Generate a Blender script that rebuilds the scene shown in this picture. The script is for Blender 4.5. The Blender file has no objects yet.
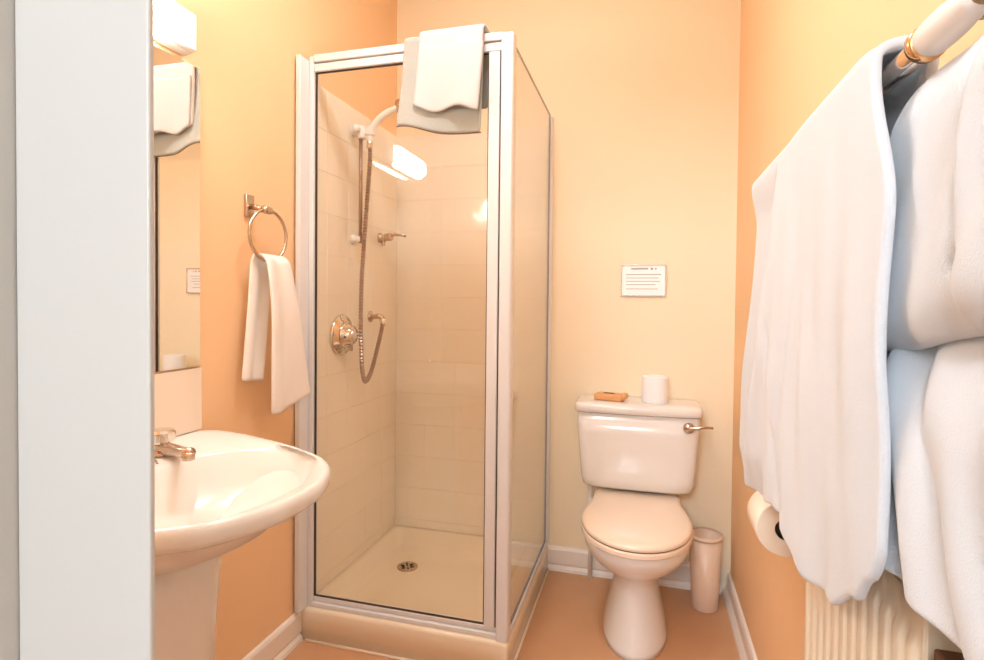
import bpy, bmesh, math, random
from math import sin, cos, pi, radians, exp, sqrt
from mathutils import Vector, Matrix

SC = bpy.context.scene
COL = SC.collection

# ------------------------------------------------------------------ camera
YAW, PITCH, ROLL, EYE = .269186, .0203226, .0100083, 1.18
cam_data = bpy.data.cameras.new('camera')
cam = bpy.data.objects.new('camera', cam_data)
COL.objects.link(cam)
fw = Vector((-sin(YAW) * cos(PITCH), cos(YAW) * cos(PITCH), -sin(PITCH)))
rt = Vector((cos(YAW), sin(YAW), 0))
up = rt.cross(fw)
r2 = cos(ROLL) * rt + sin(ROLL) * up
u2 = -sin(ROLL) * rt + cos(ROLL) * up
cam.matrix_world = Matrix(((r2.x, u2.x, -fw.x, 0), (r2.y, u2.y, -fw.y, 0), (r2.z, u2.z, -fw.z, EYE), (0, 0, 0, 1)))
cam_data.sensor_width = 36
cam_data.lens = 554.778 / 984 * 36
cam_data.shift_y = (313.257 - 330) / 984
cam_data.clip_start = .01
SC.camera = cam

# ------------------------------------------------------------------ world, lights, exposure
world = bpy.data.worlds.new('hall_light')
SC.world = world
world.use_nodes = True
world.node_tree.nodes['Background'].inputs[0].default_value = (.92, .95, 1, 1)
world.node_tree.nodes['Background'].inputs[1].default_value = .35

def area_light(name, loc, target, sx, sy, power, color):
    d = bpy.data.lights.new(name, 'AREA')
    d.shape = 'RECTANGLE'; d.size = sx; d.size_y = sy; d.energy = power; d.color = color
    o = bpy.data.objects.new(name, d); COL.objects.link(o)
    o.location = loc
    o.rotation_euler = (Vector(target) - Vector(loc)).to_track_quat('-Z', 'Y').to_euler()
    return o
area_light('hall_daylight', (-.50, -2.0, 2.30), (.1, 1.2, 1.1), 1.0, .7, 38, (.76, .88, 1))

SC.view_settings.view_transform = 'Standard'
SC.view_settings.look = 'None'
SC.view_settings.exposure = 1.14
SC.view_settings.gamma = 1
SC.view_settings.use_curve_mapping = False
SC.cycles.max_bounces = 12
SC.cycles.diffuse_bounces = 6
SC.cycles.transparent_max_bounces = 16

# ------------------------------------------------------------------ materials
def mat(name, color, rough=.5, metal=0, coat=0, spec=.5, bump=None, sheen=0, vary=None, emit=None, sss=0):
    m = bpy.data.materials.new(name); m.use_nodes = True
    nt = m.node_tree; b = nt.nodes['Principled BSDF']
    b.inputs['Base Color'].default_value = (*color, 1)
    b.inputs['Roughness'].default_value = rough
    b.inputs['Metallic'].default_value = metal
    b.inputs['Coat Weight'].default_value = coat
    b.inputs['Coat Roughness'].default_value = .04
    b.inputs['Specular IOR Level'].default_value = spec
    b.inputs['Sheen Weight'].default_value = sheen
    tc = nt.nodes.new('ShaderNodeTexCoord')
    if vary:
        scale, amt = vary
        n = nt.nodes.new('ShaderNodeTexNoise'); n.inputs['Scale'].default_value = scale
        n.inputs['Detail'].default_value = 4
        nt.links.new(tc.outputs['Object'], n.inputs['Vector'])
        mx = nt.nodes.new('ShaderNodeMix'); mx.data_type = 'RGBA'
        mx.inputs[6].default_value = (*[c * (1 - amt) for c in color], 1)
        mx.inputs[7].default_value = (*[min(1, c * (1 + amt)) for c in color], 1)
        nt.links.new(n.outputs['Fac'], mx.inputs[0])
        nt.links.new(mx.outputs[2], b.inputs['Base Color'])
    if bump:
        scale, strength, dist = bump
        n2 = nt.nodes.new('ShaderNodeTexNoise'); n2.inputs['Scale'].default_value = scale
        n2.inputs['Detail'].default_value = 5
        nt.links.new(tc.outputs['Object'], n2.inputs['Vector'])
        bp = nt.nodes.new('ShaderNodeBump'); bp.inputs['Strength'].default_value = strength
        bp.inputs['Distance'].default_value = dist
        nt.links.new(n2.outputs['Fac'], bp.inputs['Height'])
        nt.links.new(bp.outputs['Normal'], b.inputs['Normal'])
    if emit:
        b.inputs['Emission Color'].default_value = (*emit[0], 1)
        b.inputs['Emission Strength'].default_value = emit[1]
    return m

M = {}
M['peach'] = mat('peach_wall_paint', (.90, .605, .35), .6, spec=.3, bump=(60, .05, .002), vary=(3, .02))
M['cream'] = mat('back_wall_paint_lit', (.91, .80, .60), .6, spec=.3, bump=(60, .05, .002), vary=(3, .02))  # wall paint again; the back wall's stronger light is put into the colour
M['hallwhite'] = mat('off_white_hall_paint', (.78, .74, .68), .7)
M['ceiling'] = mat('white_ceiling_paint', (.86, .83, .78), .8)
M['gloss'] = mat('white_gloss_paint', (.86, .80, .74), .35, coat=.2, bump=(25, .03, .002))
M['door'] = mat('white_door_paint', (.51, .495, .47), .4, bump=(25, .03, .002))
M['floor'] = mat('brown_vinyl', (.60, .335, .18), .38, vary=(9, .05), bump=(140, .04, .001))
M['ceramic'] = mat('white_ceramic', (.81, .785, .75), .2, coat=.18, spec=.5)
M['tray'] = mat('cream_acrylic', (.86, .75, .58), .22, coat=.3)
M['seatplastic'] = mat('cream_seat_plastic', (.88, .74, .60), .14, coat=.5)
M['tile'] = mat('cream_glazed_tile', (.92, .86, .75), .10, coat=.4, vary=(2, .02))
M['grout'] = mat('pale_grout', (.89, .81, .69), .6)
M['splash'] = mat('pale_splashback_tile', (.88, .76, .63), .12, coat=.4)
M['chrome'] = mat('chrome', (.80, .74, .68), .09, 1)
M['dullchrome'] = mat('worn_chrome', (.58, .46, .37), .25, 1)
M['hose'] = mat('ribbed_steel_hose', (.42, .31, .26), .3, 1)
M['copper'] = mat('copper', (.80, .48, .24), .2, 1)
M['dark'] = mat('black_rubber_seal', (.05, .03, .02), .6)
M['frame'] = mat('white_coated_frame', (.76, .76, .77), .3, coat=.3)
M['plastic'] = mat('white_plastic', (.88, .85, .82), .3)
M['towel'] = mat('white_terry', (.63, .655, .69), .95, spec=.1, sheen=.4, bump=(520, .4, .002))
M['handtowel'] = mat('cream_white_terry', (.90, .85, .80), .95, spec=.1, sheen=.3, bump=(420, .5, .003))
M['bathmat'] = mat('grey_green_bath_mat', (.40, .405, .37), .95, spec=.1, sheen=.3, bump=(320, .6, .003))
M['smalltowel'] = mat('white_cotton_terry', (.57, .55, .545), .95, spec=.1, sheen=.3, bump=(420, .5, .003))
M['matedge'] = mat('dark_stitching', (.20, .13, .08), .9)
M['paper'] = mat('white_paper', (.92, .93, .95), .8)
M['laminate'] = mat('laminated_white_paper', (.95, .96, .98), .3, coat=.5)
M['print'] = mat('grey_print', (.33, .31, .30), .7)
M['roll'] = mat('cream_tissue', (.88, .76, .62), .95)
M['card'] = mat('brown_card', (.40, .20, .08), .8)
M['black'] = mat('black_plastic', (.02, .015, .012), .5)
M['soap'] = mat('tan_soap_wrapper', (.72, .36, .15), .45, vary=(60, .15))
M['bin'] = mat('cream_bin_plastic', (.80, .60, .45), .35)
M['radiator'] = mat('cream_radiator_enamel', (.78, .68, .53), .35, coat=.2)
M['darkbrown'] = mat('dark_brown', (.10, .045, .02), .5, vary=(20, .3))
M['mirror'] = mat('silvered_glass', (.93, .92, .88), .01, 1)
M['silicone'] = mat('white_sealant', (.85, .72, .58), .5)
M['lampglow'] = mat('lit_opal_diffuser', (1, .95, .85), .4, emit=((1, .96, .90), 21))
M['ceilglow'] = mat('lit_ceiling_diffuser', (1, .95, .85), .4, emit=((.94, .97, 1), 25))

def make_glass():
    m = bpy.data.materials.new('clear_shower_glass'); m.use_nodes = True
    nt = m.node_tree; nt.nodes.remove(nt.nodes['Principled BSDF'])
    out = nt.nodes['Material Output']
    tr = nt.nodes.new('ShaderNodeBsdfTransparent'); tr.inputs[0].default_value = (.992, .988, .972, 1)
    gl = nt.nodes.new('ShaderNodeBsdfGlossy'); gl.inputs['Roughness'].default_value = .015
    fr = nt.nodes.new('ShaderNodeFresnel'); fr.inputs[0].default_value = 1.45
    mx = nt.nodes.new('ShaderNodeMixShader')
    ge = nt.nodes.new('ShaderNodeNewGeometry')
    # both faces of the pane reflect: 2F / (1 + F)
    dbl = nt.nodes.new('ShaderNodeMath'); dbl.operation = 'MULTIPLY'; dbl.inputs[1].default_value = 2
    inc = nt.nodes.new('ShaderNodeMath'); inc.operation = 'ADD'; inc.inputs[1].default_value = 1
    two = nt.nodes.new('ShaderNodeMath'); two.operation = 'DIVIDE'
    nt.links.new(fr.outputs[0], dbl.inputs[0]); nt.links.new(fr.outputs[0], inc.inputs[0])
    nt.links.new(dbl.outputs[0], two.inputs[0]); nt.links.new(inc.outputs[0], two.inputs[1])
    mm = nt.nodes.new('ShaderNodeMix'); mm.data_type = 'FLOAT'
    nt.links.new(ge.outputs['Backfacing'], mm.inputs[0]); nt.links.new(two.outputs[0], mm.inputs[2]); mm.inputs[3].default_value = 0
    nt.links.new(mm.outputs[0], mx.inputs[0]); nt.links.new(tr.outputs[0], mx.inputs[1])
    nt.links.new(gl.outputs[0], mx.inputs[2]); nt.links.new(mx.outputs[0], out.inputs[0])
    return m
M['glass'] = make_glass()
M['glassedge'] = mat('dark_glass_edge', (.10, .05, .02), .3)

# ------------------------------------------------------------------ mesh helpers
def finish(name, bm, m, parent=None, smooth=False, bevel=0, segs=2, subsurf=0, solid=0, offset=0):
    bmesh.ops.recalc_face_normals(bm, faces=bm.faces[:])
    me = bpy.data.meshes.new(name); bm.to_mesh(me); bm.free()
    o = bpy.data.objects.new(name, me); COL.objects.link(o)
    me.materials.append(M[m] if isinstance(m, str) else m)
    if solid:
        s = o.modifiers.new('thickness', 'SOLIDIFY'); s.thickness = solid; s.offset = offset
    if bevel:
        b = o.modifiers.new('edge', 'BEVEL'); b.width = bevel; b.segments = segs; b.limit_method = 'ANGLE'
        b.angle_limit = radians(40)
    if subsurf:
        s = o.modifiers.new('smooth', 'SUBSURF'); s.levels = subsurf; s.render_levels = subsurf
    if smooth or bevel:
        for p in me.polygons: p.use_smooth = True
        if not smooth:
            me.set_sharp_from_angle(angle=radians(40))
    if parent is not None:
        o.parent = parent
        o.matrix_parent_inverse = parent.matrix_world.inverted()
    return o

def tag(o, label=None, cat=None, group=None, kind=None):
    if label: o['label'] = label
    if cat: o['category'] = cat
    if group: o['group'] = group
    if kind: o['kind'] = kind
    return o

def thing(name, loc, label, cat, kind=None):
    o = bpy.data.objects.new(name, None); COL.objects.link(o)
    o.location = loc; o.empty_display_size = .05
    o.matrix_world = Matrix.Translation(loc)
    return tag(o, label, cat, kind=kind)

def box(bm, x0, x1, y0, y1, z0, z1, mtx=None):
    vs = [bm.verts.new((x, y, z)) for x in (x0, x1) for y in (y0, y1) for z in (z0, z1)]
    for f in ((0, 1, 3, 2), (4, 6, 7, 5), (0, 4, 5, 1), (2, 3, 7, 6), (0, 2, 6, 4), (1, 5, 7, 3)):
        bm.faces.new([vs[i] for i in f])
    if mtx is not None:
        for v in vs: v.co = mtx @ v.co
    return bm

def B(*a, mtx=None):
    return box(bmesh.new(), *a, mtx=mtx)

def rings(bm, rs, cap0=True, cap1=True):
    vr = [[bm.verts.new(p) for p in r] for r in rs]
    n = len(vr[0])
    for a, b in zip(vr, vr[1:]):
        for i in range(n):
            bm.faces.new((a[i], a[(i + 1) % n], b[(i + 1) % n], b[i]))
    if cap0: bm.faces.new(vr[0][::-1])
    if cap1: bm.faces.new(vr[-1])
    return bm

def lathe(prof, c=(0, 0, 0), axis='Z', n=32, cap=True, bm=None):
    bm = bm or bmesh.new()
    rs = []
    for r, h in prof:
        ring = []
        for i in range(n):
            a = 2 * pi * i / n; u, v = r * cos(a), r * sin(a)
            p = {'Z': (u, v, h), 'X': (h, u, v), 'Y': (u, h, v)}[axis]
            ring.append(Vector(p) + Vector(c))
        rs.append(ring)
    return rings(bm, rs, cap, cap)

def catmull(pts, n):
    pts = [Vector(p) for p in pts]; out = []
    P = [pts[0] * 2 - pts[1]] + pts + [pts[-1] * 2 - pts[-2]]
    for i in range(1, len(P) - 2):
        for k in range(n):
            t = k / n
            p0, p1, p2, p3 = P[i - 1:i + 3]
            out.append(.5 * ((2 * p1) + (p2 - p0) * t + (2 * p0 - 5 * p1 + 4 * p2 - p3) * t * t + (3 * p1 - p0 - 3 * p2 + p3) * t ** 3))
    out.append(pts[-1]); return out

def tube(path, r, n=12, bm=None, cap=True):
    bm = bm or bmesh.new()
    path = [Vector(p) for p in path]; rs = []
    ref = None
    for i, p in enumerate(path):
        t = (path[min(i + 1, len(path) - 1)] - path[max(i - 1, 0)]).normalized()
        if ref is None:
            ref = Vector((0, 0, 1)) if abs(t.z) < .9 else Vector((1, 0, 0))
        a = (ref - t * ref.dot(t)).normalized(); ref = a
        b = t.cross(a)
        rr = r(i) if callable(r) else r
        rs.append([p + rr * (cos(2 * pi * k / n) * a + sin(2 * pi * k / n) * b) for k in range(n)])
    return rings(bm, rs, cap, cap)

def grid(fn, nu, nv, bm=None):
    bm = bm or bmesh.new()
    g = [[bm.verts.new(fn(i / nu, j / nv)) for j in range(nv + 1)] for i in range(nu + 1)]
    for i in range(nu):
        for j in range(nv):
            bm.faces.new((g[i][j], g[i + 1][j], g[i + 1][j + 1], g[i][j + 1]))
    return bm

def lerp_table(tab, x):
    if x <= tab[0][0]: return tab[0][1]
    for (x0, y0), (x1, y1) in zip(tab, tab[1:]):
        if x <= x1:
            t = (x - x0) / (x1 - x0); t = t * t * (3 - 2 * t)
            return y0 + (y1 - y0) * t
    return tab[-1][1]

def smooth(a, b, x):
    t = max(0, min(1, (x - a) / (b - a))); return t * t * (3 - 2 * t)

def gauss(x, c, w): return exp(-((x - c) / w) ** 2)

# ------------------------------------------------------------------ the room
XL, XR, YB, YF, ZC = -1.147, .351, 2.425, .20, 2.62
def struct(name, bm, m, label, cat, **k):
    return tag(finish(name, bm, m, **k), label, cat, kind='structure')

floor = struct('floor', B(XL - .1, .92, -2.92, YB + .1, -.08, 0), 'floor', 'plain brown vinyl floor between toilet, shower tray and walls', 'floor')
ceiling = struct('ceiling', B(XL - .1, XR + .1, .30, YB + .1, ZC, ZC + .08), 'ceiling', 'white ceiling above the bathroom', 'ceiling')
wall_left = struct('wall_left', B(XL - .1, XL, .30, YB + .1, 0, ZC), 'peach', 'peach painted wall on the left behind mirror and washbasin', 'wall')
wall_right = struct('wall_right', B(XR, XR + .1, .30, YB + .1, 0, ZC), 'peach', 'peach painted wall on the right behind the hanging towels', 'wall')
wall_back = struct('wall_back', B(XL, XR, YB, YB + .1, 0, ZC), 'cream', 'back wall behind the toilet, wall paint in a brighter lit cream yellow', 'wall')
bm = B(XL, -.446, .305, .335, 0, ZC)
box(bm, -.446, XR, .305, .335, 2.061, ZC)
box(bm, XR + .1, .90, .305, .335, 0, ZC)
wall_front = struct('wall_front', bm, 'peach', 'peach wall around the doorway the photo is taken from', 'wall')

struct('wall_hall', B(-.86, -.76, -2.9, .30, 0, ZC), 'hallwhite', 'off white hall wall on the left behind the open door', 'wall')
struct('wall_hall_right', B(.80, .90, -2.9, .30, 0, ZC), 'hallwhite', 'off white hall wall on the right outside the bathroom', 'wall')
struct('wall_hall_end', B(-.76, .80, -2.9, -2.8, 0, ZC), 'hallwhite', 'off white wall at the far end of the hall', 'wall')
struct('ceiling_hall', B(-.86, .90, -2.9, .299, ZC, ZC + .08), 'ceiling', 'white ceiling of the hall outside', 'ceiling')

# skirting: board with a rounded floor bead, as separate wall runs
def skirting(name, along, a0, a1, face, sign, label, h=.104, bead=.022):
    prof = [(0, 0), (bead + .008, 0), (bead + .006, .012), (bead - .002, .024), (.014, .032), (.014, h - .012), (.010, h - .003), (.004, h), (0, h)]
    bm = bmesh.new(); rs = []
    for a in (a0, a1):
        rs.append([((face + sign * d, a, z) if along == 'Y' else (a, face + sign * d, z)) for d, z in prof])
    rings(bm, rs)
    return struct(name, bm, 'gloss', label, 'baseboard')
skirting('baseboard_left', 'Y', .335, 1.662, XL, 1, 'white skirting board along the left wall running to the shower tray', bead=.012)
skirting('baseboard_right', 'Y', .30, YB, XR, -1, 'white skirting board along the right wall beside the bin', h=.086)
skirting('baseboard_back', 'X', -.398, XR - .035, YB, -1, 'white skirting board along the back wall behind the toilet', bead=.012)

# shower wall tiles, each a child of its wall
T = .15
def tile_mesh(name, axis):
    bm = bmesh.new()
    w = T - .0011
    if axis == 'L': box(bm, 0, .007, -w / 2, w / 2, -w / 2, w / 2)
    else: box(bm, -w / 2, w / 2, -.007, 0, -w / 2, w / 2)
    bmesh.ops.bevel(bm, geom=bm.edges[:], offset=.0007, segments=1, affect='EDGES')
    me = bpy.data.meshes.new(name); bm.to_mesh(me); bm.free()
    me.materials.append(M['tile']); return me
g = finish('grout_bed', B(XL, XL + .0088, 1.69, YB, .10, 1.951), 'grout', wall_left)
g2 = finish('grout_bed', B(XL + .0088, -.398, YB - .0088, YB, .10, 1.951), 'grout', wall_back)
tml, tmb = tile_mesh('tile', 'L'), tile_mesh('tile', 'B')
rnd = random.Random(4)
for r in range(-1, 12):
    z = .15 + T * (r + .5) if r >= 0 else .1315
    zs = 1 if r >= 0 else .0365 / T
    for c in range(5):
        yy = YB - .006 - T * (c + .5)
        if c == 4: yy = YB - .006 - T * 4.5
        o = bpy.data.objects.new('tile', tml); COL.objects.link(o); o.parent = wall_left
        o.location = (XL + .0035 + rnd.uniform(0, .0004), yy, z)
        o.scale.z = zs
        o.rotation_euler = (0, rnd.uniform(-.004, .004), rnd.uniform(-.004, .004))
        o = bpy.data.objects.new('tile', tmb); COL.objects.link(o); o.parent = wall_back
        o.location = (XL + .010 + T * (c + .5) - .002 * c, YB - .0035 - rnd.uniform(0, .0004), z)
        o.scale.z = zs
        o.rotation_euler = (rnd.uniform(-.002, .002), 0, rnd.uniform(-.004, .004))

# splashback below the mirror: two courses of pale tiles on the left wall
for k, (y0, y1) in enumerate(((.545, .768), (.770, .993), (.995, 1.222))):
    finish('splashback_tile', B(XL, XL + .007, y0, y1, .832, .998), 'splash', wall_left, bevel=.0015)

# doorway: white panel for the open door, turned to the hall light; separate leaf out of view
JX0, JX1, JY = -.4455, -.3235, .300
bm = B(JX0, JX1, JY, JY + .005, 0, 2.06)
box(bm, JX0, JX1 - .050, JY + .0052, YF + .14, 0, 2.06)
struct('trim_1', bm, 'door', 'broad white panel for the open door, turned to the hall light, filling the left edge of the picture', 'door frame', bevel=.0015)
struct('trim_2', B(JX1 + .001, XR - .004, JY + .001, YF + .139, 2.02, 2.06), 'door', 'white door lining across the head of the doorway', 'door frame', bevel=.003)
bm = B(-.452, JX0 - .0008, JY - .014, JY + .004, 0, 2.10)
box(bm, -.56, -.4535, JY - .014, JY + .004, 0, 2.10)
box(bm, -.4536, -.4518, JY - .010, JY + .004, 0, .900)
box(bm, -.4536, -.4518, JY - .014, JY + .004, 1.012, 2.10)
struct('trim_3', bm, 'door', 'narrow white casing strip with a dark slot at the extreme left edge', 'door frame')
door = thing('door_1', (-.565, JY, 0), 'white door folded back against the hall wall', 'door', kind='structure')
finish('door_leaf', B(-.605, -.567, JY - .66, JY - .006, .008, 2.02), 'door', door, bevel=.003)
for hz in (.25, 1.0, 1.75):
    bm = lathe([(.005, hz), (.005, hz + .10)], (-.564, JY - .020, 0), n=12)
    box(bm, -.567, -.5655, JY - .05, JY - .020, hz, hz + .1)
    finish('hinge', bm, 'dullchrome', door)
bm = lathe([(.024, 0), (.024, .006), (.010, .008), (.010, .045), (.001, .046)], (-.567, JY - .60, 1.0), axis='X', n=20)
box(bm, -.533, -.521, JY - .60, JY - .49, .99, 1.01)
finish('lever_handle', bm, 'chrome', door, bevel=.002)

# ------------------------------------------------------------------ shower tray and enclosure
SX, SY = -.398, 1.664          # outer corner of the tray
bm = bmesh.new()
def rr(x0, x1, y0, y1, z, r, n=6):
    pts = []
    for cx, cy, a0 in ((x1 - r, y1 - r, 0), (x0 + r, y1 - r, 90), (x0 + r, y0 + r, 180), (x1 - r, y0 + r, 270)):
        for k in range(n + 1):
            a = radians(a0 + 90 * k / n); pts.append((cx + r * cos(a), cy + r * sin(a), z))
    return pts
x0, x1, y0, y1 = XL + .001, SX, SY, YB - .001
rings(bm, [rr(x0, x1, y0, y1, .0, .012), rr(x0, x1, y0, y1, .100, .012), rr(x0 + .003, x1 - .003, y0 + .003, y1 - .003, .108, .012),
           rr(x0 + .010, x1 - .010, y0 + .010, y1 - .010, .112, .012),
           rr(x0 + .030, x1 - .080, y0 + .080, y1 - .030, .112, .03), rr(x0 + .040, x1 - .090, y0 + .090, y1 - .040, .108, .04),
           rr(x0 + .062, x1 - .108, y0 + .108, y1 - .062, .062, .06), rr(x0 + .09, x1 - .13, y0 + .13, y1 - .09, .050, .07),
           rr(-.962 - .06, -.962 + .06, 2.17 - .06, 2.17 + .06, .044, .058)])
tray = thing('shower_tray', (SX, SY, 0), 'cream square shower tray with raised rim on the floor in the corner', 'shower tray')
finish('tray_body', bm, 'tray', tray, smooth=True)
bm = lathe([(.044, .043), (.044, .048), (.040, .050), (.030, .049), (.012, .046), (.006, .046)], (-.962, 2.17, 0), n=28)
dr = finish('drain', bm, 'dullchrome', tray, smooth=True)
for k in range(6):
    a = k * pi / 3
    finish('drain_slot', B(.014, .030, -.003, .003, .0485, .0502, mtx=Matrix.Translation((-.962, 2.17, 0)) @ Matrix.Rotation(a, 4, 'Z')), 'black', dr)
bm = tube([(XL + .03, SY - .002, .002), (SX + .002, SY - .002, .002), (SX + .003, SY, .002), (SX + .003, YB - .02, .002)], .005, 8)
finish('sealant_bead', bm, 'silicone', tray, smooth=True)

enc = thing('shower_enclosure', (SX, SY, .112), 'white framed glass shower enclosure standing on the cream tray', 'shower enclosure')
FZ0, FZ1 = .112, 2.018
# front: wall jamb (two profiles), inner stile, head and sill
finish('wall_jamb', B(XL + .008, XL + .026, 1.628, 1.705, FZ0, 2.000), 'frame', enc, bevel=.002)
finish('wall_jamb', B(XL + .0265, -1.104, 1.678, 1.712, FZ0, 2.014), 'frame', enc, bevel=.002)
bm = B(-1.104, -.440, 1.676, 1.712, 1.992, FZ1)
finish('head_rail', bm, 'frame', enc, bevel=.003)
finish('head_rail', B(-1.104, -.440, 1.682, 1.710, 1.962, 1.9895), 'frame', enc, bevel=.003)
bm = B(-1.104, -.440, 1.678, 1.716, FZ0, .128)
finish('sill_rail', bm, 'frame', enc, bevel=.003)
finish('sill_rail', B(-1.104, -.440, 1.688, 1.712, .1285, .145), 'frame', enc, bevel=.003)
finish('stile', B(-.482, -.4465, 1.680, 1.712, .146, 1.961), 'frame', enc, bevel=.003)
finish('seal', B(-.446, -.4405, 1.684, 1.705, .146, 1.990), 'dark', enc)
# corner post with its cap
bm = bmesh.new()
rings(bm, [rr(-.440, -.4, 1.668, 1.715, FZ0, .008), rr(-.440, -.4, 1.668, 1.715, 2.004, .008), rr(-.438, -.402, 1.670, 1.713, 2.010, .007)])
finish('corner_post', bm, 'frame', enc, smooth=False, bevel=.0)
finish('gasket', B(-1.1035, -1.0995, 1.690, 1.698, .146, 1.961), 'dark', enc)
finish('gasket', B(-.4865, -.4825, 1.690, 1.698, .146, 1.961), 'dark', enc)
finish('gasket', B(-1.104, -.4825, 1.690, 1.698, .1455, .1485), 'dark', enc)
finish('gasket', B(-1.104, -.4825, 1.690, 1.698, 1.9585, 1.9615), 'dark', enc)
gf = finish('glass_pane', B(-1.0995, -.4865, 1.6925, 1.6975, .1485, 1.9585), 'glass', enc)
tag(gf, 'clear front pane')
# return side: frameless-topped pane between corner post and wall profile
finish('wall_profile', B(-.418, -.398, 2.392, YB, FZ0, 1.985), 'frame', enc, bevel=.002)
finish('bottom_rail', B(-.422, -.399, 1.716, 2.392, FZ0, .132), 'frame', enc, bevel=.003)
gs = finish('glass_pane', B(-.412, -.406, 1.7155, 2.388, .1355, 1.988), 'glass', enc)
tag(gs, 'clear side pane with bare top edge')
finish('glass_edge', B(-.4122, -.4058, 1.7155, 2.390, 1.988, 1.9905), 'glassedge', enc)
finish('glass_edge', B(-.4122, -.4058, 2.388, 2.3915, .134, 1.990), 'glassedge', enc)
finish('gasket', B(-.4125, -.4055, 1.7155, 2.390, .1322, .1355), 'dark', enc)
bm = tube(catmull([(-.412, 1.765, .725), (-.440, 1.765, .722), (-.446, 1.765, .745), (-.446, 1.765, .845), (-.440, 1.765, .868), (-.412, 1.765, .865)], 6), .006, 10)
finish('door_handle', bm, 'plastic', enc, smooth=True)

# ------------------------------------------------------------------ shower fittings
TX = XL + .0105        # tiled face of the left wall
v = thing('shower_mixer', (TX, 1.915, 1.047), 'round chrome shower mixer dial on the tiled wall', 'shower valve')
bm = lathe([(.078, 0), (.080, .006), (.076, .012), (.060, .016), (.056, .022)], (TX, 1.915, 1.047), 'X', 40)
finish('rosette', bm, 'chrome', v, smooth=True)
bm = lathe([(.052, .020), (.050, .030), (.040, .034), (.036, .055), (.030, .060)], (TX, 1.915, 1.047), 'X', 32)
kn = finish('temperature_knob', bm, 'chrome', v, smooth=True)
bm = lathe([(.026, .058), (.024, .064), (.012, .068)], (TX, 1.915, 1.047), 'X', 24)
finish('knob_cap', bm, 'chrome', kn, smooth=True)
finish('knob_lever', B(TX + .04, TX + .052, 1.909, 1.921, .985, 1.030), 'dullchrome', kn, bevel=.003)

o_ = thing('hose_outlet', (TX, 2.155, 1.112), 'small chrome wall elbow where the shower hose ends', 'wall outlet')
finish('flange', lathe([(.024, 0), (.024, .004), (.014, .010)], (TX, 2.155, 1.112), 'X', 24), 'dullchrome', o_, smooth=True)
bm = tube(catmull([(TX + .006, 2.155, 1.112), (TX + .040, 2.155, 1.113), (TX + .058, 2.155, 1.104), (TX + .060, 2.155, 1.085)], 5), .011, 14)
finish('elbow', bm, 'dullchrome', o_, smooth=True)

rl = thing('shower_riser_rail', (TX, 2.005, 1.84), 'slim chrome riser rail with white bracket on the tiled wall', 'shower rail')
finish('rail', tube([(TX + .034, 2.005, 1.41), (TX + .034, 2.005, 1.875)], .0075, 14), 'hose', rl, smooth=True)
for z, mm in ((1.855, 'plastic'), (1.425, 'plastic')):
    bm = lathe([(.020, 0), (.020, .010), (.013, .014), (.013, .036)], (TX, 2.005, z), 'X', 20)
    finish('wall_bracket', bm, mm, rl, smooth=True)
bm = lathe([(.016, -.026), (.019, -.020), (.019, .020), (.016, .026)], (TX + .034, 2.005, 1.850), 'Z', 20)
sl = finish('slider', bm, 'plastic', rl, smooth=True)
finish('slider_knob', lathe([(.014, -.05), (.015, -.046), (.015, -.03), (.009, -.018)], (TX + .034, 2.005, 1.855), 'Y', 18), 'plastic', sl, smooth=True)
bm = lathe([(.012, -.018), (.017, -.014), (.017, .014), (.013, .018)], (TX + .074, 2.010, 1.852), 'Z', 18)
box(bm, TX + .045, TX + .065, 2.0, 2.016, 1.842, 1.862)
finish('handset_cradle', bm, 'plastic', sl, smooth=False, bevel=.001)

hs = thing('hand_shower', (TX + .074, 2.010, 1.82), 'white hand shower with ribbed steel hose hanging from the riser rail', 'shower head')
hp = catmull([(TX + .070, 2.010, 1.805), (TX + .076, 2.010, 1.850), (TX + .105, 2.008, 1.893), (TX + .150, 2.004, 1.920), (TX + .205, 2.0, 1.937)], 6)
finish('handle', tube(hp, lambda i: .0105 + .003 * sin(pi * min(1, i / 24)), 16), 'plastic', hs, smooth=True)
HM = Matrix.Translation((TX + .218, 1.998, 1.940)) @ Matrix.Rotation(radians(118), 4, 'Y')
bm = lathe([(.012, -.030), (.020, -.016), (.036, -.004), (.039, .004), (.036, .009)], n=28)
for q in bm.verts: q.co = HM @ q.co
hd = finish('spray_head', bm, 'dullchrome', hs, smooth=True)
bm = lathe([(.034, .0085), (.033, .011), (.010, .012)], n=28)
for q in bm.verts: q.co = HM @ q.co
finish('spray_face', bm, 'card', hd, smooth=True)
hose = [(2.010, 1.812), (2.022, 1.76), (2.020, 1.676), (2.003, 1.46), (1.982, 1.30), (1.962, 1.18), (1.942, 1.066), (1.940, .985), (1.946, .905), (1.975, .862), (2.030, .895), (2.090, .985), (2.138, 1.055), (2.154, 1.092)]
hx_ = [.070, .066, .062, .055, .055, .062, .072, .076, .078, .076, .072, .068, .062, .060]
hpth = catmull([(TX + xx, yy, zz) for xx, (yy, zz) in zip(hx_, hose)], 40)
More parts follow.
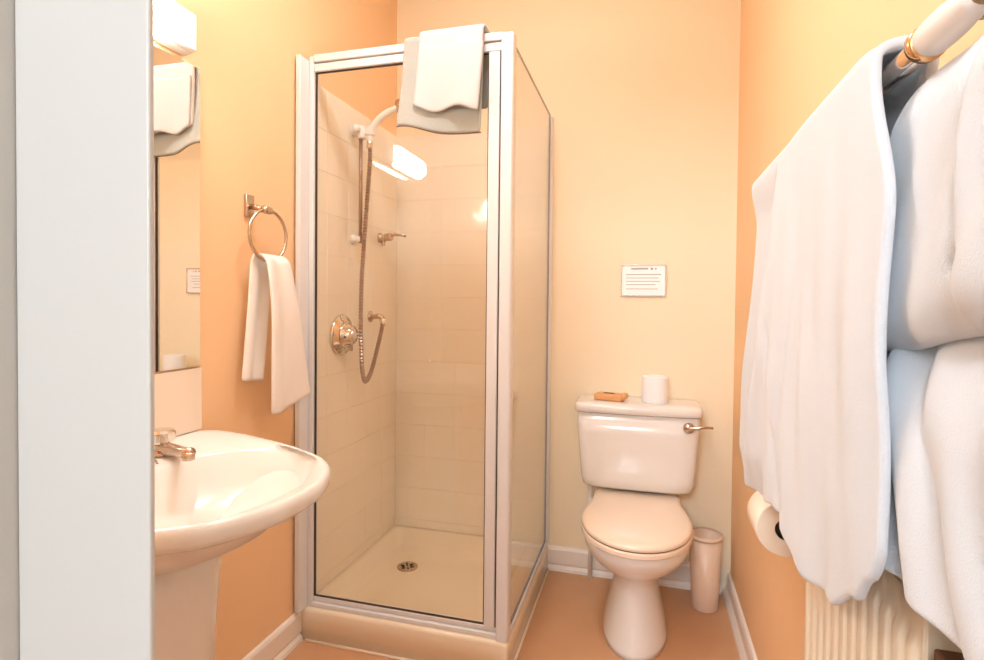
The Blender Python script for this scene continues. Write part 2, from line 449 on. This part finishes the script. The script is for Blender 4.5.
# resample evenly so that the ribs are even
res = [hpth[0]]; acc = 0
for a, b in zip(hpth, hpth[1:]):
    res.append(b)
tot = sum((b - a).length for a, b in zip(res, res[1:])); step = .0065; n = int(tot / step); out = []; i = 0; d = 0
for k in range(n + 1):
    s = k * step
    while i < len(res) - 2 and d + (res[i + 1] - res[i]).length < s:
        d += (res[i + 1] - res[i]).length; i += 1
    L_ = (res[i + 1] - res[i]).length or 1e-6
    out.append(res[i].lerp(res[i + 1], min(1, (s - d) / L_)))
finish('hose', tube(out, lambda i: .0102 if i % 2 else .0062, 10), 'hose', hs, smooth=False)
finish('hose_nut', lathe([(.011, -.022), (.012, -.018), (.012, .004), (.009, .010)], (TX + .070, 2.010, 1.808), 'Z', 16), 'chrome', hs, smooth=True)
finish('hose_nut', lathe([(.010, -.016), (.013, -.012), (.013, .010), (.010, .014)], (TX + .060, 2.154, 1.088), 'Z', 16), 'chrome', hs, smooth=True)

hk = thing('shower_lever_tap', (TX, 2.235, 1.458), 'small chrome lever tap high on the tiled wall near the corner', 'tap')
finish('flange', lathe([(.022, 0), (.022, .006), (.016, .012), (.015, .030)], (TX, 2.235, 1.458), 'X', 24), 'dullchrome', hk, smooth=True)
bm = lathe([(.014, .028), (.017, .034), (.017, .056), (.013, .062)], (TX, 2.235, 1.460), 'X', 20)
finish('tap_body', bm, 'dullchrome', hk, smooth=True)
bm = tube(catmull([(TX + .05, 2.235, 1.464), (TX + .080, 2.236, 1.470), (TX + .125, 2.240, 1.463)], 6), lambda i: .007 - .0002 * i, 12)
finish('lever', bm, 'dullchrome', hk, smooth=True)
finish('spindle', lathe([(.007, -.030), (.009, -.026), (.009, .0)], (TX + .020, 2.235, 1.452), 'Z', 14), 'dullchrome', hk, smooth=True)

# ------------------------------------------------------------------ mirror and shaver light
mr = thing('wall_mirror', (XL, .885, 1.0), 'frameless rectangular mirror on the peach wall above the washbasin', 'mirror')
finish('mirror_glass', B(XL + .002, XL + .010, .555, 1.212, 1.003, 1.784), 'mirror', mr)
finish('mirror_backing', B(XL, XL + .002, .554, 1.213, 1.002, 1.785), 'glassedge', mr)

lp = thing('shaver_light', (XL, .88, 1.84), 'lit white shaver light fixed above the mirror', 'wall lamp')
finish('lamp_body', B(XL, XL + .036, .745, 1.164, 1.796, 1.898), 'plastic', lp, bevel=.008, segs=3)
sp = finish('socket_panel', B(XL + .036, XL + .050, 1.086, 1.160, 1.800, 1.894), 'plastic', lp, bevel=.004)
for yy in (1.115, 1.140):
    finish('socket_hole', lathe([(.0035, 0), (.0035, .0006)], (XL + .050, yy, 1.832), 'X', 10), 'print', sp)
for k, (w_, z_) in enumerate(((.030, 1.872), (.022, 1.862), (.034, 1.818))):
    finish('printed_line', B(XL + .050, XL + .0503, 1.127 - w_ / 2, 1.127 + w_ / 2, z_, z_ + .0022), 'print', sp)
bm = bmesh.new()
prof = []
for k in range(13):
    a = pi * k / 12
    prof.append((XL + .036 + .052 * sin(a) ** .6, 1.836 - .048 * cos(a)))
rs = []
for yy, s in ((.790, .86), (.798, 1), (1.070, 1), (1.078, .86)):
    rs.append([(XL + .036 + (x - XL - .036) * s, yy, 1.836 + (z - 1.836) * s) for x, z in prof])
rings(bm, rs)
finish('diffuser', bm, 'lampglow', lp, smooth=True)

# ceiling lamp (the room's main light, above the field of view)
cl = thing('ceiling_lamp', (-.45, 1.15, ZC), 'round opal ceiling lamp above the middle of the room', 'ceiling lamp')
finish('lamp_base', lathe([(.16, -.03), (.165, -.02), (.165, 0)], (-.45, 1.15, ZC), n=40), 'plastic', cl, smooth=True)
finish('opal_shade', lathe([(.02, -.095), (.07, -.088), (.12, -.068), (.148, -.04), (.15, -.028)], (-.45, 1.15, ZC), n=40), 'ceilglow', cl, smooth=True)

# ------------------------------------------------------------------ washbasin
YC = .88
half = catmull([(-1.147, .330, 0), (-1.10, .352, 0), (-1.02, .342, 0), (-.941, .320, 0), (-.782, .260, 0), (-.660, .184, 0), (-.602, .080, 0), (-.592, 0, 0)], 6)
outline = [(p.x, p.y) for p in half] + [(p.x, -p.y) for p in half[-2::-1]]
NB = len(outline)
cxo = -.90
def oring(s, z, cx=cxo, wall=True, dx=0):
    r_ = []
    for x, y in outline:
        px = cx + (x - cx) * s + dx
        r_.append((max(px, XL + .001), YC + y * s, z))
    return r_
def ering(cx, rx, ry, z, mixs=0):
    r_ = []
    for x, y in outline:
        a = math.atan2(y / .36, (x + .86) / .27)
        r_.append((cx + rx * cos(a), YC + ry * sin(a), z))
    return r_
bm = bmesh.new()
rings(bm, [ering(-.97, .085, .13, .655), ering(-.96, .12, .16, .705), ering(-.94, .17, .215, .745), oring(.86, .776), oring(.965, .791), oring(.995, .801), oring(1.005, .816), oring(.994, .826), oring(.978, .831),
           oring(.955, .829), ering(-.838, .205, .275, .824), ering(-.838, .192, .262, .815), ering(-.842, .175, .24, .775), ering(-.85, .14, .19, .725), ering(-.86, .085, .11, .696), ering(-.87, .022, .022, .690)])
sink = thing('washbasin', (-.97, YC, 0), 'white ceramic pedestal washbasin on the left wall below the mirror', 'washbasin')
finish('basin', bm, 'ceramic', sink, smooth=True)
bm = bmesh.new()
def pring(hx, hy, z, cx):
    return [(cx + hx * (abs(cos(a)) ** .75) * (1 if cos(a) > 0 else -1), YC + hy * (abs(sin(a)) ** .75) * (1 if sin(a) > 0 else -1), z) for a in [2 * pi * k / 32 for k in range(32)]]
rings(bm, [pring(.120, .145, 0, -1.0), pring(.120, .147, .03, -.99), pring(.112, .140, .10, -.985), pring(.110, .138, .25, -.98), pring(.112, .142, .45, -.975), pring(.116, .150, .60, -.97), pring(.120, .156, .70, -.97)])
finish('pedestal', bm, 'ceramic', sink, smooth=True)
finish('waste', lathe([(.021, .690), (.021, .693), (.012, .692)], (-.87, YC, 0), n=20), 'dullchrome', sink, smooth=True)
def tap(y, toe):
    bm = lathe([(.026, .828), (.026, .834), (.019, .834), (.018, .848), (.020, .851), (.012, .854)], (-1.052, y, 0), n=20)
    pth = catmull([(-1.052, y, .843), (-1.0, y + toe * .3, .844), (-.96, y + toe * .7, .848), (-.925, y + toe, .854)], 5)
    tube(pth, lambda i: .0155 - .0003 * i, 12, bm)
    lathe([(.0125, -.014), (.013, -.012), (.013, .002)], (-.931, y + toe, .852), 'Z', 14, bm=bm)
    t = finish('tap', bm, 'dullchrome', sink, smooth=True)
    bm = bmesh.new(); rs = []
    for r_, z in ((.013, .853), (.026, .856), (.029, .861), (.029, .879), (.025, .884), (.010, .885)):
        rs.append([(-1.052 + r_ * (1 + .05 * (k % 2)) * cos(2 * pi * k / 24), y + r_ * (1 + .05 * (k % 2)) * sin(2 * pi * k / 24), z) for k in range(24)])
    rings(bm, rs)
    finish('tap_handle', bm, 'chrome', t)
tap(1.005, -.045); tap(.755, .045)
ch = finish('plug_chain', tube(catmull([(-1.040, .958, .829), (-1.022, .956, .831), (-1.010, .954, .828), (-1.003, .953, .816), (-1.000, .952, .804)], 8), lambda i: .0032 if i % 2 else .0015, 8), 'dullchrome', sink)
bm = lathe([(.014, -.006), (.016, -.003), (.016, .003), (.010, .007), (.004, .009)], (-.996, .952, .793), 'X', 18)
finish('plug', bm, 'dullchrome', ch, smooth=True)

# ------------------------------------------------------------------ towel ring and hand towel
tr = thing('towel_ring', (XL, 1.405, 1.455), 'chrome towel ring on the peach wall left of the shower', 'towel ring')
finish('mount', B(XL, XL + .012, 1.388, 1.422, 1.425, 1.492), 'dullchrome', tr, bevel=.003)
bm = tube([(XL + .01, 1.405, 1.458), (XL + .060, 1.415, 1.446)], .008, 12)
lathe([(.011, -.016), (.012, -.010), (.012, .010), (.011, .016)], (XL + .060, 1.415, 1.446), 'Y', 14, bm=bm)
finish('arm', bm, 'dullchrome', tr, smooth=True)
RC = Vector((XL + .058, 1.425, 1.372)); RR = .076
bm = bmesh.new()
ring = [RC + Vector((.006 * sin(2 * pi * k / 48), RR * sin(2 * pi * k / 48), RR * cos(2 * pi * k / 48))) for k in range(49)]
tube(ring, .0050, 10, bm)
finish('ring', bm, 'dullchrome', tr, smooth=True)

ht = thing('hand_towel', (XL + .06, 1.45, 1.30), 'small white hand towel hanging through the chrome towel ring', 'towel')
def ht_front(u, v):
    # from the ring bottom down in front
    z = 1.315 - v * (.462 + .022 * (.5 - u) + .01 * sin(5 * u))
    w0, w1 = 1.385 + .006 * v, 1.492 + .100 * v ** 1.3
    y = w0 + (w1 - w0) * u
    x = XL + .078 + .012 * sin(9 * u + .6) * (.35 + .4 * v) + .022 * sin(pi * min(1, v * 2.2) / 2) - .010 * v
    x -= .02 * max(0, 1 - v / .04)
    return (x, y, z)
def ht_back(u, v):
    z = 1.318 - v * (.372 + .01 * u)
    w0, w1 = 1.376 - .040 * v ** 1.2, 1.47 - .05 * v
    return (XL + .036 + .008 * sin(8 * u) * (.3 + .7 * v) + .014 * max(0, 1 - v / .05), w0 + (w1 - w0) * u, z)
finish('front_fall', grid(ht_front, 18, 26), 'handtowel', ht, smooth=True, solid=.010, subsurf=1)
finish('back_fall', grid(ht_back, 14, 22), 'handtowel', ht, smooth=True, solid=.010, subsurf=1)

# ------------------------------------------------------------------ towels over the shower head rail
def over_rail(xl, xr, zt, zf, zb, yf, yb, wob, skew):
    def fn(u, v):
        x = xl + (xr - xl) * u
        top = zt
        if v < .42:
            t = v / .42; z = zb(u) + (top - zb(u)) * t; y = yb + .004 * sin(7 * u) * (1 - t)
        elif v < .52:
            t = (v - .42) / .10; a = pi * t
            y = (yf + yb) / 2 + (yb - yf) / 2 * cos(a); z = top + .014 * sin(a)
        else:
            t = (v - .52) / .48; z = top + (zf(u) - top) * t
            y = yf - wob(u) * t ** 1.5
        z += 0
        x += skew * (top - z)
        return (x, y, z)
    return fn
mt = over_rail(-.762, -.492, 2.020, lambda u: 1.734 - .022 * smooth(.05, .55, u) - .006 * u, lambda u: 1.80, 1.664, 1.722, lambda u: .012 + .030 * (1 - smooth(.1, .7, u)) + .006 * sin(6 * u), -.02)
bmo = finish('bath_mat', grid(mt, 20, 44), 'bathmat', smooth=True, solid=.007, subsurf=1)
tag(bmo, 'grey green bath mat draped over the top rail of the shower', 'bath mat')
bm = tube([Vector(mt(k / 30, 1)) + Vector((0, .002, -.001)) for k in range(31)], .0022, 6)
finish('hem_stitching', bm, 'matedge', bmo, smooth=True)
wt = over_rail(-.702, -.490, 2.027, lambda u: 1.792 - .018 * u + .007 * sin(9 * u + 2), lambda u: 1.845, 1.650, 1.736, lambda u: .012 + .010 * sin(8.5 * u + 1), -.06)
wto = finish('white_towel', grid(wt, 22, 44), 'smalltowel', smooth=True, solid=.011, subsurf=1)
tag(wto, 'small white towel lying over the bath mat on the shower rail', 'towel')
def wt2(u, v):
    p = Vector(wt(u, .60 + .4 * v)); p.y -= .011; p.z -= .006 + .004 * sin(6 * u); p.x += .006; return p
finish('folded_layer', grid(wt2, 20, 20), 'smalltowel', wto, smooth=True, solid=.009, subsurf=1)

# ------------------------------------------------------------------ toilet
CX = -.020
def egg(z, yf, yb, hx, back=3.0, n=40, cx=CX, front=2.0, ym=None):
    ym = ym if ym is not None else yf + (yb - yf) * .42
    pts = []
    for k in range(n):
        a = 2 * pi * k / n; c, s = cos(a), sin(a)
        e = front if s < 0 else back
        px = hx * (abs(c) ** (2 / e)) * (1 if c >= 0 else -1)
        py = (abs(s) ** (2 / e)) * ((yb - ym) if s >= 0 else -(ym - yf))
        pts.append((cx + px, ym + py, z))
    return pts
toilet = thing('toilet', (CX, 2.1, 0), 'white close coupled toilet with closed lid against the back wall', 'toilet')
bm = bmesh.new()
rings(bm, [egg(0, 1.862, 2.33, .112), egg(.02, 1.864, 2.33, .111), egg(.06, 1.885, 2.32, .100), egg(.12, 1.915, 2.31, .086), egg(.18, 1.930, 2.31, .077), egg(.225, 1.922, 2.31, .082),
           egg(.262, 1.880, 2.32, .122), egg(.30, 1.822, 2.33, .156), egg(.345, 1.782, 2.34, .177), egg(.380, 1.770, 2.35, .182), egg(.390, 1.776, 2.35, .178)])
rings(bm, [egg(.33, 2.305, 2.40, .10, 6, front=6, ym=2.35), egg(.40, 2.305, 2.41, .115, 6, front=6, ym=2.35), egg(.450, 2.305, 2.415, .12, 6, front=6, ym=2.35)])
finish('bowl', bm, 'ceramic', toilet, smooth=True)
def seatring(z, s, yf=1.750, yb=2.205):
    return [(CX + (x - CX) * s, 1.98 + (y - 1.98) * s, z) for x, y, _ in lidout]
lidout = []
tabl = [(0, 0), (.10, .113), (.20, .150), (.35, .176), (.45, .188), (.55, .185), (.66, .176), (.76, .166), (.88, .163), (.98, .162), (1, .160)]
sidep = []
for k in range(0, 33):
    t = (k / 32) ** 1.6
    for (a, b), (c, d) in zip(tabl, tabl[1:]):
        if a <= t <= c:
            sidep.append((b + (d - b) * (t - a) / (c - a), 1.746 + t * .544)); break
# smooth front by an ellipse
sidep = [(.188 * sqrt(max(0, 1 - ((.45 - (y - 1.746) / .544) / .45) ** 2)) if (y - 1.746) / .544 < .45 else x, y) for x, y in sidep]
lidout = [(CX + x, y, 0) for x, y in sidep] + [(CX - x, y, 0) for x, y in sidep[:0:-1]]
bm = bmesh.new()
rings(bm, [seatring(.391, .985), seatring(.394, 1.0), seatring(.406, 1.0), seatring(.410, .985)])
finish('seat', bm, 'seatplastic', toilet, smooth=False, bevel=0)
bm = bmesh.new()
rings(bm, [seatring(.4125, .97), seatring(.415, .992), seatring(.424, .992), seatring(.430, .975), seatring(.434, .90), seatring(.436, .6), seatring(.437, .1)])
finish('lid', bm, 'seatplastic', toilet, smooth=True)
bm = bmesh.new()
rings(bm, [seatring(.4095, .972), seatring(.413, .972)])
finish('lid_gap_shade', bm, 'glassedge', toilet)  # dark sheet standing for the shade between seat and lid
for sx in (-.085, .085):
    finish('hinge', lathe([(.012, -.02), (.013, -.016), (.013, .016), (.012, .02)], (CX + sx, 2.296, .418), 'X', 14), 'seatplastic', toilet, smooth=True)
CC = -.024
def crect(z, hx, yf, yb, e=9, bow=.006):
    pts = []
    for k in range(56):
        a = 2 * pi * k / 56; c, s = cos(a), sin(a)
        px = hx * (abs(c) ** (2 / e)) * (1 if c >= 0 else -1)
        ym = (yf + yb) / 2
        py = (yb - yf) / 2 * (abs(s) ** (2 / e)) * (1 if s >= 0 else -1)
        if s < 0: py -= bow * (1 - (px / hx) ** 2)
        pts.append((CC + px, ym + py, z))
    return pts
bm = bmesh.new()
rings(bm, [crect(.4455, .150, 2.262, 2.40), crect(.447, .192, 2.236, 2.412), crect(.457, .208, 2.226, 2.416), crect(.485, .215, 2.220, 2.418), crect(.54, .220, 2.214, 2.420), crect(.66, .229, 2.208, 2.421), crect(.747, .233, 2.206, 2.421)])
finish('cistern', bm, 'ceramic', toilet, smooth=True)
bm = bmesh.new()
rings(bm, [crect(.7475, .230, 2.208, 2.421), crect(.7495, .230, 2.208, 2.421)])
finish('lid_gap_shade', bm, 'glassedge', toilet)  # dark sheet standing for the shade under the cistern lid
bm = bmesh.new()
rings(bm, [crect(.750, .238, 2.200, 2.422), crect(.753, .242, 2.196, 2.423), crect(.772, .243, 2.195, 2.423), crect(.781, .240, 2.198, 2.422), crect(.787, .230, 2.208, 2.418), crect(.788, .15, 2.25, 2.38)])
finish('cistern_lid', bm, 'ceramic', toilet, smooth=True)
bm = lathe([(.020, 0), (.021, -.006), (.017, -.014), (.010, -.018)], (.165, 2.203, .713), 'Y', 22)
lv = finish('flush_lever', bm, 'dullchrome', toilet, smooth=True)
bm = tube(catmull([(.165, 2.186, .713), (.185, 2.180, .717), (.215, 2.178, .723), (.248, 2.182, .722)], 6), lambda i: .0085 - .00022 * i, 12)
finish('lever_arm', bm, 'dullchrome', lv, smooth=True)
finish('supply_pipe', tube([(-.212, 2.385, 0.0), (-.212, 2.385, .462)], .009, 12), 'plastic', toilet, smooth=True)

# on the cistern
sb = thing('soap_packet', (-.128, 2.285, .788), 'small tan wrapped soap packet on the left of the cistern lid', 'soap')
SM = Matrix.Translation((-.128, 2.290, .788)) @ Matrix.Rotation(radians(-12), 4, 'Z')
finish('wrapped_bar', B(-.062, .050, -.034, .034, .0, .026, mtx=SM), 'soap', sb, bevel=.006, segs=3)
bm = lathe([(.012, -.030), (.013, -.026), (.013, .026), (.012, .030)], (0, 0, 0), 'Y', 14)
for q in bm.verts: q.co = SM @ Matrix.Translation((.052, 0, .018)) @ q.co
finish('rolled_end', bm, 'soap', sb, smooth=True)
finish('printed_mark', B(-.030, .012, -.006, .012, .026, .0275, mtx=SM), 'black', sb)

ro = thing('spare_toilet_roll', (.043, 2.30, .788), 'white spare toilet roll standing on the cistern lid', 'toilet roll')
finish('tissue', lathe([(.020, .002), (.049, .0), (.051, .004), (.051, .100), (.049, .104), (.022, .104), (.020, .098)], (.043, 2.30, .788), n=36, cap=False), 'paper', ro, smooth=True)
finish('core', lathe([(.020, .002), (.020, .098)], (.043, 2.30, .788), n=24, cap=False), 'card', ro, smooth=True)

# framed notice on the back wall
nt_ = thing('framed_notice', (-.009, YB, 1.276), 'small framed notice on the back wall above the toilet', 'notice')
finish('notice_sheet', B(-.099, .081, YB - .004, YB - .001, 1.212, 1.341), 'laminate', nt_)
for a in ((-.102, -.096, 1.209, 1.344), (.078, .084, 1.209, 1.344), (-.096, .078, 1.338, 1.344), (-.096, .078, 1.209, 1.215)):
    finish('frame_strip', B(a[0], a[1], YB - .009, YB - .001, a[2], a[3]), 'chrome', nt_, bevel=.001)
for (a, b, z, h) in ((.020, .030, 1.322, .008), (.036, .044, 1.323, .005), (-.060, .010, 1.323, .006), (-.080, .062, 1.300, .003), (-.080, .052, 1.286, .0025), (-.080, .058, 1.272, .0025), (-.080, .040, 1.258, .0025), (-.080, .050, 1.240, .0025)):
    finish('printed_line', B(a, b, YB - .0044, YB - .0040, z, z + h), 'print', nt_)

# bin beside the toilet
bn = thing('waste_bin', (.240, 2.285, 0), 'slim cream plastic bin on the floor between toilet and right wall', 'bin')
finish('bin_body', lathe([(.046, 0), (.049, .004), (.060, .280), (.058, .280), (.047, .008)], (.240, 2.285, 0), n=36, cap=True), 'bin', bn, smooth=True)
finish('bin_rim', lathe([(.0575, .276), (.063, .276), (.0645, .282), (.063, .289), (.0575, .289)], (.240, 2.285, 0), n=36, cap=False), 'bin', bn, smooth=True)

# ------------------------------------------------------------------ right wall: toilet roll, radiator, dark box
th = thing('toilet_roll_holder', (XR, 1.33, .735), 'chrome toilet roll holder on the right wall below the towels', 'roll holder')
finish('wall_plate', B(XR - .010, XR, 1.345, 1.385, .715, .755), 'dullchrome', th, bevel=.003)
finish('spindle', tube(catmull([(XR - .008, 1.365, .735), (XR - .06, 1.363, .735), (.278, 1.350, .735), (.276, 1.32, .735), (.276, 1.225, .735)], 4), .006, 10), 'dullchrome', th, smooth=True)
tp = thing('hanging_toilet_roll', (.276, 1.255, .735), 'cream toilet roll on the wall holder under the big white towel', 'toilet roll')
bm = bmesh.new()
c0 = (.276, 1.205, .735)
bm = lathe([(.021, .0), (.054, .0), (.056, .003), (.056, .097), (.054, .10), (.021, .10)], c0, 'Y', 40, cap=False)
finish('tissue', bm, 'roll', tp, smooth=False, bevel=.001)
finish('core', lathe([(.021, .0), (.021, .10)], c0, 'Y', 28, cap=False), 'black', tp, smooth=True)

rd = thing('radiator', (XR - .05, .85, .20), 'cream ribbed panel radiator low on the right wall under the towels', 'radiator')
ra0, ra1, rz0, rz1 = .640, 1.040, .18, .880
nfl = 12; prof = []
for k in range(nfl * 8 + 1):
    s = k / (nfl * 8); ph = (s * nfl) % 1
    dd = .006 * max(0, min(1, (min(ph, 1 - ph) - .12) / .14))
    if s < .03 or s > .97: dd = 0
    prof.append((ra0 + (ra1 - ra0) * s, dd))
bm = bmesh.new()
fr_ = [[bm.verts.new((.272 - d * m, y, z)) for y, d in prof] for z, m in ((rz0, 0), (rz0 + .03, 0), (rz0 + .05, 1), (rz1 - .05, 1), (rz1 - .03, 0), (rz1, 0))]
for a, b in zip(fr_, fr_[1:]):
    for i in range(len(a) - 1): bm.faces.new((a[i], a[i + 1], b[i + 1], b[i]))
bk = [bm.verts.new((.286, y, z)) for y, z in ((ra0, rz0), (ra1, rz0), (ra1, rz1), (ra0, rz1))]
bm.faces.new(bk)
bm.faces.new([r[0] for r in fr_] + [bk[3], bk[0]]); bm.faces.new([bk[1], bk[2]] + [r[-1] for r in fr_[::-1]])
bm.faces.new(fr_[0] + [bk[1], bk[0]]); bm.faces.new(fr_[-1][::-1] + [bk[3], bk[2]])
finish('ribbed_panel', bm, 'radiator', rd, smooth=False, bevel=.002)
finish('top_grille', B(.274, .330, ra0 + .01, ra1 - .01, rz1 - .002, rz1 + .004), 'radiator', rd, bevel=.001)
for yy in (ra0 - .002, ra1 - .002):
    finish('side_cover', B(.274, .332, yy, yy + .004, rz0 + .02, rz1), 'radiator', rd, bevel=.001)
for yy in (.72, .98):
    finish('wall_bracket', B(.286, XR, yy - .015, yy + .015, .55, .62), 'radiator', rd)
bm = lathe([(.010, -.02), (.014, -.012), (.014, .02), (.010, .026)], (.300, ra0 - .028, .22), 'Z', 14)
tube([(.300, ra0 - .03, .22), (.300, ra0 + .01, .22)], .008, 10, bm)
tube([(.300, ra0 - .028, .20), (.300, ra0 - .028, .0)], .0075, 10, bm)
va = finish('valve', bm, 'dullchrome', rd, smooth=True)
finish('valve_head', lathe([(.016, .024), (.019, .030), (.019, .065), (.014, .072)], (.300, ra0 - .028, .22), 'Z', 18), 'plastic', va, smooth=True)

cb = thing('dark_box', (.30, .45, 0), 'unidentified dark brown box on the floor below the nearest white robe', 'cabinet')  # dark shape of unknown kind, built as a plain brown box
finish('box_body', B(.268, XR - .034, .36, .590, .0, .844), 'darkbrown', cb, bevel=.003)
finish('box_top', B(.262, XR - .002, .35, .600, .8445, .864), 'darkbrown', cb, bevel=.003)
finish('box_front', B(.256, .2675, .37, .585, .04, .835), 'darkbrown', cb, bevel=.003)

# ------------------------------------------------------------------ towel rail with its towels
RX, RZ = .272, 1.447
rail = thing('towel_rail', (XR, .9, RZ), 'chrome double towel rail on the right wall holding white towels', 'towel rail')
finish('front_bar', tube([(RX, .668, RZ), (RX, 1.395, RZ)], .0125, 18), 'chrome', rail, smooth=True)
finish('front_bar', tube([(RX, .35, RZ), (RX, .570, RZ)], .0125, 18), 'copper', rail, smooth=True)
finish('back_bar', tube([(.322, .35, 1.405), (.322, .64, 1.405)], .009, 14), 'chrome', rail, smooth=True)
bm = lathe([(.0130, .565), (.0135, .580), (.0155, .595), (.0175, .615), (.018, .640), (.0175, .655), (.015, .660)], (RX, 0, RZ), 'Y', 24)
finish('bracket_sleeve', bm, 'plastic', rail, smooth=True)
finish('collar', lathe([(.016, .6605), (.0185, .663), (.0185, .671), (.0135, .676)], (RX, 0, RZ), 'Y', 24), 'copper', rail, smooth=True)
for yy in (.60, 1.375):
    bm = tube([(RX + .008, yy, RZ), (XR - .004, yy, RZ - .004)], .009, 14)
    lathe([(.024, -.004), (.026, -.001), (.026, .0)], (XR - .001, yy, RZ - .004), 'X', 20, bm=bm)
    finish('wall_post', bm, 'chrome', rail, smooth=True)

# big bath towel
hemA = [(.615, .955), (.645, .900), (.681, .862), (.767, .815), (.86, .800), (.96, .818), (1.055, .823), (1.18, .800), (1.30, .768), (1.38, .748), (1.45, .748)]
topA = [(.6, .014), (.75, .022), (.95, .022), (1.1, .017), (1.4, .016)]
def towelA(u, v):
    Y = .625 + (1.415 - .625) * u
    r = lerp_table(topA, Y)
    edge = gauss(u, 0, .10)
    if v < .20:
        t = v / .20; z = 1.15 + (RZ - 1.15) * t; x = RX + .020 + .008 * (1 - t) + .003 * sin(9 * u)
        return (x, Y + .075 * edge, z)
    if v < .34:
        a = pi * (v - .20) / .14
        return (RX - .004 + (.018 + r * .6) * cos(a), Y + .075 * edge, RZ + .006 + r * sin(a))
    t = (v - .34) / .66
    hem = lerp_table(hemA, Y)
    z = RZ + .006 + (hem - RZ - .006) * t
    x = RX - .022 - r * .6 - .014 * min(1, t * 1.6)
    g = min(1, t * 1.5)
    x -= g * (.0055 * sin(2 * pi * (u * 1.7 + .35 * t) + .4) + .003 * sin(2 * pi * (u * 4.3 - .5 * t) + 1) + .0018 * sin(2 * pi * (u * 8 + .9 * t)) + .0012 * sin(2 * pi * (u * 3 + 2.2 * t)))
    cr = 1.14 + .24 * t
    g2 = smooth(.0, .14, t)
    x += g2 * .016 * smooth(cr - .006, cr + .010, Y)            # far strip lies a layer back
    x += g2 * .020 * gauss(Y, cr + .010, .010)                  # and the crease beside it
    x -= g * .008 * gauss(Y, cr - .05, .035)
    x += g * .012 * gauss(Y, 1.20 - .30 * (t - .4), .020) * smooth(.35, .6, t)    # slanting tuck
    x += g * .007 * gauss(Y, .95 + .12 * t, .022)
    x -= g * .006 * gauss(Y, .80 + .05 * t, .04)
    x += .020 * max(0, (t - .88) / .12) * smooth(1.1, 1.25, Y)   # hem turned under
    Yo = Y + .008 * sin(5 * t + 4 * u) * t
    Yo += edge * .075 * (1 - smooth(0, .35, t))
    Yo += .065 * smooth(.78, 1, u) * smooth(0, .9, t)
    x -= .008 * smooth(.85, 1, u) * smooth(.2, .9, t)
    return (x, Yo, z)
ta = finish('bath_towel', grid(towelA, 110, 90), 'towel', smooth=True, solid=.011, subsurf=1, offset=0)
tag(ta, 'large white bath towel hanging over the chrome rail on the right', 'towel')

# thick folded towel slung over the back bar, nearest the camera
def towelB(u, v):
    Y = .335 + (.715 - .335) * u
    pr = [(.336, 1.27), (.338, 1.400), (.330, 1.424), (.312, 1.428), (.288, 1.416), (.266, 1.370), (.256, 1.29), (.248, 1.215), (.248, 1.172), (.260, 1.149), (.272, 1.152), (.279, 1.166), (.280, 1.185)]
    f = v * (len(pr) - 1); i = min(int(f), len(pr) - 2); t = f - i; t2 = t * t; t3 = t2 * t
    P = [pr[max(0, min(len(pr) - 1, i + q))] for q in (-1, 0, 1, 2)]
    x, z = [.5 * (2 * P[1][c] + (P[2][c] - P[0][c]) * t + (2 * P[0][c] - 5 * P[1][c] + 4 * P[2][c] - P[3][c]) * t2 + (3 * P[1][c] - P[0][c] - 3 * P[2][c] + P[3][c]) * t3) for c in (0, 1)]
    front = max(0, min(1, (f - 3) / 2, (11 - f) / 2))
    low = max(0, min(1, (1.30 - z) / .10))
    cy = .552 - .10 * (1.37 - z)
    near = 1 - smooth(.50, .62, Y)
    x += front * .022 * gauss(Y, cy, .009) * (1 - low * .8)        # crease between the two lobes
    x -= front * .012 * (1 - smooth(cy - .014, cy + .004, Y)) * (1 - low * .6)
    x += front * .016 * gauss(Y, .535, .012) * gauss(z, 1.195, .010)  # small dent low down
    x -= front * near * (.004 * sin(23 * Y + 14 * z) + .0025 * sin(47 * Y - 19 * z) + .006)
    x -= front * .0025 * sin(60 * Y + 30 * z)
    z += front * low * (.005 * sin(25 * Y + .9) + .17 * (.63 - Y))
    return (x, Y, z)
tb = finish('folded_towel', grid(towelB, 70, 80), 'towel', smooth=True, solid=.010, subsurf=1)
tag(tb, 'thick folded white towel bulging below the rail bracket at the right edge', 'towel')

# long robe hanging behind the folded towel
def robe(u, v):
    Y0 = .335 + (.715 - .335) * u
    z = 1.385 - v * (1.385 - (.902 + .006 * sin(12 * Y0)))
    Y = Y0 + .05 * u * v
    d = 1.385 - z
    out = smooth(.11, .33, d)
    x = .320 - .062 * out
    a = Y0 + .50 * d                                   # folds run forward as they fall
    x -= out * (.016 * gauss(a, .870, .024) + .020 * gauss(a, .790, .030) - .008 * gauss(a, .832, .008) + .016 * gauss(a, .70, .030) - .006 * gauss(a, .742, .010) + .016 * gauss(a, .61, .03) + .0035 * sin(57 * a + 8 * d) + .002 * sin(95 * Y0 + 9 * d))
    return (x, Y, z)
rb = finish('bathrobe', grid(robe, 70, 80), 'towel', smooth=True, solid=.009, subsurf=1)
tag(rb, 'long white robe with diagonal folds hanging below the folded towel', 'robe')
